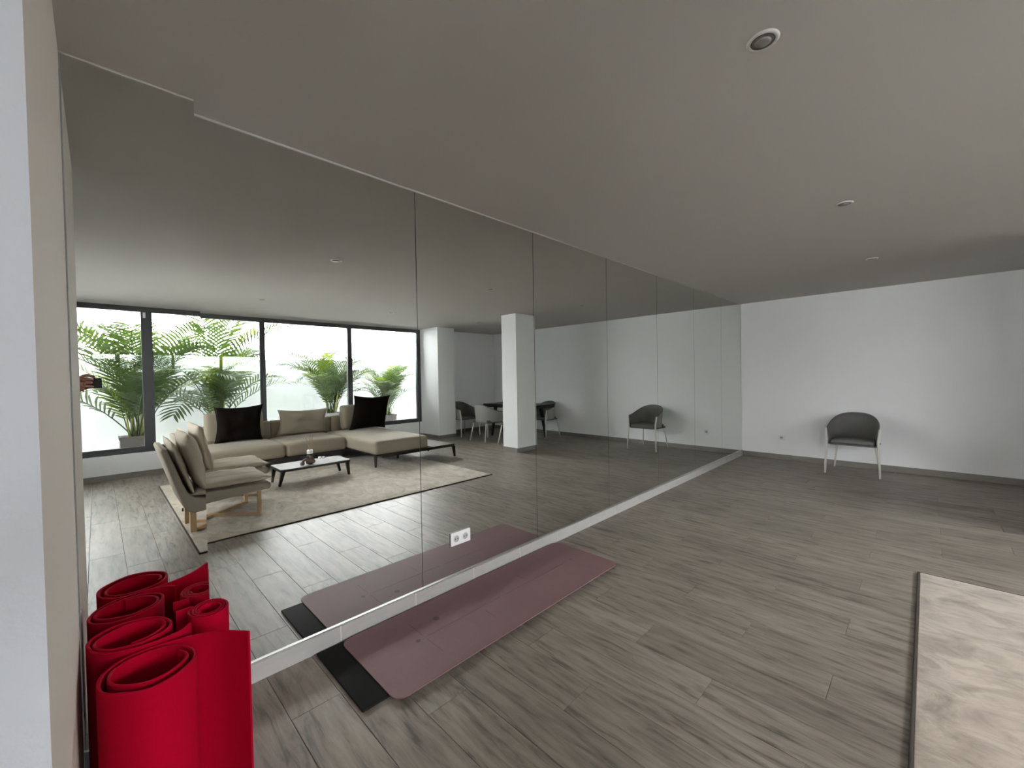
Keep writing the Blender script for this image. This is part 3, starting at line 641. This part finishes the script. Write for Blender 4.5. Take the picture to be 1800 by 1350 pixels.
# ---- lounge armchairs (local: faces +y, width along x, origin under the middle)
def make_armchair(label):
    t = thing('lounge_armchair', label, 'armchair', group='canvas armchairs at the end of the rug')
    hw = 0.325
    prof = [(0.62, 0.255), (0.30, 0.235), (-0.02, 0.205), (-0.07, 0.225), (-0.10, 0.27), (-0.245, 0.775), (-0.235, 0.795), (-0.20, 0.79), (-0.075, 0.40), (-0.02, 0.345), (0.06, 0.325), (0.30, 0.322), (0.61, 0.330), (0.632, 0.31), (0.635, 0.275)]
    bm = bmesh.new(); a = [bm.verts.new((-hw, y, z)) for y, z in prof]; b = [bm.verts.new((hw, y, z)) for y, z in prof]; n = len(prof)
    bm.faces.new(a[::-1]); bm.faces.new(b)
    for i in range(n): bm.faces.new((a[i], a[(i+1) % n], b[(i+1) % n], b[i]))
    bmesh.ops.recalc_face_normals(bm, faces=bm.faces)
    es = [e for e in bm.edges if abs(e.verts[0].co.x-e.verts[1].co.x) < 1e-6]
    bmesh.ops.bevel(bm, geom=es, offset=0.014, segments=2, affect='EDGES', profile=0.5)
    me = bpy.data.meshes.new('shell'); bm.to_mesh(me); bm.free(); me.materials.append(M['canvas_shell'])
    for p in me.polygons: p.use_smooth = True
    me.set_sharp_from_angle(angle=math.radians(50))
    obj('shell', me, t)
    # seat cushion: quilted, corners running out into ears
    v, f = pillow(0.70, 0.70, 0.085, 24, 0.05, 3, 0.012, quilt=0)
    def q(p):   # stitched channels running front to back
        x, y, z = p; ch = 1-0.30*max(0, 1-abs(math.sin(PI*3*(x/0.70+0.5)))*5); return (x, y+0.295, 0.372+z*ch+0.02*max(0, (y-0.25))*2)
    obj('seat_cushion', weld(mesh('seat_cushion', [q(p) for p in v], f, 'canvas', True)), t)
    def backpad(w, h, th, yb, zb, ang, seed, nm, mt='canvas', pin=0.05):
        v, f = pillow(w, h, th, 22, pin, seed, 0.018)
        # x width, y->up, z->thickness towards +y
        R = Matrix.Translation((0, yb, zb)) @ Matrix.Rotation(ang, 4, 'X') @ Matrix(((1, 0, 0, 0), (0, 0, -1, 0), (0, 1, 0, 0), (0, 0, 0, 1))) @ Matrix.Translation((0, h/2, 0))
        return obj(nm, weld(mesh(nm, xf(v, R), f, mt, True)), t)
    backpad(0.66, 0.52, 0.06, -0.02, 0.36, 0.30, 11, 'back_pad', pin=0.02)
    backpad(0.68, 0.55, 0.13, 0.075, 0.375, 0.26, 17, 'back_cushion', pin=0.05)
    # crossed oak sled base
    for sx in (-1, 1):
        obj('leg', mesh('leg', *bar((sx*0.275, 0.535, 0.25), (sx*0.275, 0.535, 0.0005), 0.045, 0.03), 'oak'), t)
        obj('leg', mesh('leg', *bar((sx*0.165, -0.02, 0.22), (sx*0.165, -0.02, 0.0005), 0.05, 0.045), 'oak'), t)
    obj('floor_bar', mesh('floor_bar', *bar((-0.27, 0.53, 0.0125), (0.165, -0.02, 0.0125), 0.03, 0.024), 'oak'), t)
    obj('floor_bar', mesh('floor_bar', *bar((0.27, 0.53, 0.0126), (-0.165, -0.02, 0.0126), 0.03, 0.024), 'oak'), t)
    obj('zip_pull', mesh('zip_pull', *rbox(-0.31, -0.295, -0.112, -0.10, 0.235, 0.265, 0.004, 2, n=1), 'dark_plastic'), t)
    return t
ac = make_armchair('beige canvas lounge armchair with oak base, nearest the mirrors')
ac.location = (2.925, 0.605, Z0)
ac2 = copy_tree(ac); ac2.location = (3.735, 0.80, Z0); ac2['label'] = 'beige canvas lounge armchair behind the nearer one, beside the sofa'
# ---- palms in planters
def frond_mesh(L, bend, nl, ll, seed, mt):
    rng = random.Random(seed); V = []; F = []; P = []; p = Vector((0, 0, 0)); a = 0.0; N = 26
    for i in range(N+1):
        P.append(p.copy()); s = i/N; ang = a+bend*s**1.5
        p = p+Vector((math.sin(ang), 0, math.cos(ang)))*L/N
    v, f = tube(P, [0.008*(1-0.85*i/N) for i in range(N+1)], 5); V += [tuple(q) for q in v]; F += f
    for k in range(nl):
        s = 0.22+0.77*k/(nl-1); fi = s*N; i = min(int(fi), N-1); c = P[i].lerp(P[i+1], fi-i); t = (P[i+1]-P[i]).normalized()
        up = t.cross(Vector((0, 1, 0))); up = -up if up.z < 0 else up
        le = ll*(math.sin(PI*min(1, (s-0.16)/0.9))**0.6)*rng.uniform(0.85, 1.1)
        for sd in (-1, 1):
            fw = 0.55+0.5*s
            d = (Vector((0, sd, 0))*1.0 + t*fw + up*rng.uniform(0.15, 0.42)).normalized(); wv = d.cross(up).normalized()*0.0138
            base = len(V); q = c.copy()
            for m, (ln, ww, dr) in enumerate(((0, 0.5, 0), (0.35, 1.0, 0.02), (0.7, 0.8, 0.10), (1.0, 0.06, 0.24))):
                pt = c+d*le*ln+Vector((0, 0, -le*dr*rng.uniform(0.8, 1.3))); V += [tuple(pt-wv*ww), tuple(pt+wv*ww)]
            for m in range(3): F.append((base+2*m, base+2*m+1, base+2*m+3, base+2*m+2))
    return mesh('frond', V, F, mt)
FR = [frond_mesh(1.35, 1.5, 24, 0.36, 1, 'leaf'), frond_mesh(1.6, 1.35, 27, 0.40, 2, 'leaf'), frond_mesh(1.15, 2.0, 22, 0.32, 3, 'leaf'), frond_mesh(1.5, 1.65, 26, 0.38, 4, 'leaf_yellow'), frond_mesh(1.2, 0.9, 24, 0.34, 5, 'leaf_yellow')]
def palm(label, x, y, zb, nf, sc, seed, pl_, lean=(0.15, 0.75), pw=(0.36, 0.36), spread=1.0):
    rng = random.Random(seed)
    t = thing('potted_palm', label, 'potted palm', (x, y, 0.22), 0, 'areca palms in the courtyard')
    t.scale = (0.5, 1, 1); hh = zb-0.22; w_, d_ = pw[0]/0.5, pw[1]
    v, f = slab(rounded_rect(-w_/2, w_/2, -d_/2, d_/2, 0.02), 0.0, hh); pt = obj('planter', mesh('planter', v, f, pl_), t)
    rm = MB(); o_ = rounded_rect(-w_/2-.012, w_/2+.012, -d_/2-.012, d_/2+.012, 0.02); i_ = rounded_rect(-w_/2+.02, w_/2-.02, -d_/2+.02, d_/2-.02, 0.015); n = len(o_)
    Vv = [(a, b, hh-0.03) for a, b in o_]+[(a, b, hh+0.012) for a, b in o_]+[(a, b, hh+0.012) for a, b in i_]+[(a, b, hh+0.001) for a, b in i_]
    Ff = [(r*n+i, r*n+(i+1) % n, (r+1)*n+(i+1) % n, (r+1)*n+i) for r in range(3) for i in range(n)]
    obj('planter_rim', mesh('planter_rim', Vv, Ff, pl_), pt)
    obj('soil', mesh('soil', *slab(i_, hh+0.0005, hh+0.004), 'soil'), pt)
    for i in range(nf):
        az = 2*PI*(i*0.381966)+rng.uniform(-0.3, 0.3); ti = rng.uniform(*lean)*(0.35+0.65*(i/nf)**0.6)
        bx, by = rng.uniform(-0.09, 0.09)*spread, rng.uniform(-0.09, 0.09)*spread; hz = hh+rng.uniform(0.05, 0.55)*sc
        top_ = (bx*1.9+0.05*math.cos(az), by*1.9+0.05*math.sin(az), hz)
        if i % 2 == 0: obj('cane', mesh('cane', *tube([(bx, by, hh), ((bx+top_[0])/2, (by+top_[1])/2, (hh+hz)/2), top_], [0.017, 0.014, 0.010], 7), 'cane', True), t)
        else: top_ = (bx, by, hh+0.0)
        fr = obj('frond', FR[rng.choice((0, 1, 2, 0, 1, 3, 4)) if i % 3 else rng.choice((0, 1, 4))], t, top_)
        s_ = sc*rng.uniform(0.85, 1.1); fr.scale = (s_, s_, s_)
        fr.rotation_euler = (Matrix.Rotation(az, 3, 'Z') @ Matrix.Rotation(ti, 3, 'Y') @ Matrix.Rotation(rng.uniform(-0.5, 0.5), 3, 'Z')).to_euler()
    return t
palm('tall palm in a dark planter at the left end of the window', 7.2, 0.42, 0.50, 26, 1.36, 3, 'planter', pw=(0.36, 0.38))
palm('wide palm behind the left half of the sofa, beside the tall left one', 7.25, 1.60, 0.55, 28, 1.30, 8, 'planter', pw=(0.36, 0.38))
palm('dense bright palm in a grey planter behind the middle of the sofa', 7.30, 3.72, 0.62, 30, 0.98, 15, 'planter_grey', (0.12, 0.6))
palm('bright yellow-green palm at the right end of the window', 7.25, 5.02, 0.48, 28, 1.02, 24, 'planter', (0.12, 0.6), pw=(0.36, 0.36))
# ---- the photographer: only the hand with the phone shows in the mirror
CP = Vector((2.1758, 0.0, 1.3748))
ph = thing('smartphone', 'black smartphone held up at the left edge of the mirror', 'phone')
view = Vector((f_.x, f_.y, 0)).normalized(); rt = Vector((view.y, -view.x, 0)); upv = Vector((0, 0, 1))
ph.matrix_world = Matrix(((rt.x, view.x, 0, CP.x-view.x*0.014), (rt.y, view.y, 0, CP.y-view.y*0.014), (0, 0, 1, CP.z+0.004), (0, 0, 0, 1)))
obj('phone_body', mesh('phone_body', *rbox(-0.100, 0.046, -0.004, 0.004, -0.036, 0.036, 0.0038, 3, n=2), 'phone', True), ph)
obj('camera_bump', mesh('camera_bump', *rbox(0.006, 0.040, 0.004, 0.0062, -0.002, 0.032, 0.001, 2, n=1), 'phone'), ph)
def skin_mesh(name, chain_pts, edges, radii, mt, parent, sub=2, root=0):
    me = bpy.data.meshes.new(name); me.from_pydata([tuple(p) for p in chain_pts], edges, []); me.materials.append(M[mt])
    o = obj(name, me, parent); sk = o.modifiers.new('skin', 'SKIN'); sk.use_smooth_shade = True
    for i, v in enumerate(me.skin_vertices[0].data):
        rr = radii[i]; v.radius = rr if isinstance(rr, tuple) else (rr, rr); v.use_root = (i == root)
    sb = o.modifiers.new('sub', 'SUBSURF'); sb.levels = sub; sb.render_levels = sub
    return o
def P3(a, b, c): return CP + rt*a + view*b + upv*c      # right, forward, up of the lens
body = CP - view*0.46 - rt*0.33; bx, by = body.x, body.y
def G(a, b, z): return Vector((bx, by, 0)) + rt*a + view*b + upv*z
pts = []; ed_ = []; rad = []
def addp(p, r, link=None):
    pts.append(p); rad.append(r)
    if link is not None: ed_.append((link, len(pts)-1))
    return len(pts)-1
pel = addp(G(0, 0, 0.96), (0.15, 0.11)); ab = addp(G(0, 0.01, 1.12), (0.13, 0.10), pel); chs = addp(G(0, 0, 1.32), (0.15, 0.11), ab)
nk0 = addp(G(0, 0, 1.46), 0.065, chs); nk = addp(G(0, 0.02, 1.54), 0.055, nk0); hd = addp(G(0, 0.04, 1.63), (0.075, 0.09), nk); hd2 = addp(G(0, 0.045, 1.70), (0.075, 0.085), hd); hd3 = addp(G(0, 0.03, 1.77), (0.05, 0.06), hd2)
for s in (-1, 1):
    hp = addp(G(s*0.10, 0, 0.90), 0.09, pel); kn = addp(G(s*0.11, 0.02, 0.50), 0.06, hp); ak = addp(G(s*0.12, 0, 0.09), 0.042, kn); tf = addp(G(s*0.13, 0.15, 0.035), 0.032, ak)
sl = addp(G(-0.19, 0, 1.41), 0.06, chs); el = addp(G(-0.26, 0.05, 1.12), 0.045, sl); wl = addp(G(-0.22, 0.12, 0.88), 0.032, el); hl = addp(G(-0.22, 0.14, 0.79), (0.034, 0.018), wl)
sr = addp(G(0.19, 0, 1.41), 0.06, chs); er = addp(P3(-0.27, -0.23, -0.25), 0.044, sr)
wr_ = addp(P3(-0.185, -0.060, -0.125), (0.034, 0.028), er); pa = addp(P3(-0.122, -0.022, -0.062), (0.042, 0.026), wr_); pb = addp(P3(-0.098, -0.010, -0.004), (0.042, 0.022), pa)
# four fingers round the back of the phone, thumb behind it
for k, (zz, ln, bend_) in enumerate(((0.056, 0.090, 0.012), (0.032, 0.074, 0.004), (0.008, 0.066, 0.002), (-0.018, 0.074, 0.006))):
    b0 = addp(P3(-0.112, 0.006, zz*0.85+0.002), 0.0120, pb); b1 = addp(P3(-0.112+ln*0.36, 0.015, zz+0.003), 0.0112, b0); b2 = addp(P3(-0.112+ln*0.72, 0.013, zz-bend_*0.4), 0.0102, b1); b3 = addp(P3(-0.112+ln, 0.008, zz-bend_), 0.0085, b2)
t0 = addp(P3(-0.120, -0.030, -0.040), 0.015, pa); t1 = addp(P3(-0.088, -0.032, -0.038), 0.0125, t0); t2 = addp(P3(-0.055, -0.030, -0.032), 0.0105, t1); t3 = addp(P3(-0.035, -0.027, -0.026), 0.009, t2)
person = skin_mesh('person', pts, ed_, rad, 'skin', None, 2, 0)
tag(person, 'person holding a phone up, only the hand showing at the mirror edge', 'person')
sp = [G(0, 0, 0.98), G(0, 0.01, 1.12), G(0, 0, 1.32), G(0, 0, 1.43), G(-0.19, 0, 1.41), G(-0.245, 0.03, 1.24), G(0.19, 0, 1.41), P3(-0.24, -0.26, -0.10)]
skin_mesh('shirt', sp, [(0, 1), (1, 2), (2, 3), (2, 4), (4, 5), (2, 6), (6, 7)], [(0.165, 0.125), (0.148, 0.118), (0.168, 0.128), 0.08, 0.075, 0.066, 0.075, 0.066], 'shirt', person)
tp = [G(0, 0, 0.99)]; te = []; tr_ = [(0.162, 0.12)]
for s in (-1, 1):
    k = len(tp); tp += [G(s*0.10, 0, 0.90), G(s*0.11, 0.02, 0.50), G(s*0.12, 0, 0.10)]; tr_ += [0.105, 0.078, 0.066]; te += [(0, k), (k, k+1), (k+1, k+2)]
skin_mesh('trousers', tp, te, tr_, 'trousers', person)
skin_mesh('hair', [G(0, 0.0, 1.66), G(0, 0.005, 1.73), G(0, 0.02, 1.80)], [(0, 1), (1, 2)], [(0.078, 0.075), (0.086, 0.088), (0.06, 0.065)], 'hair', person)
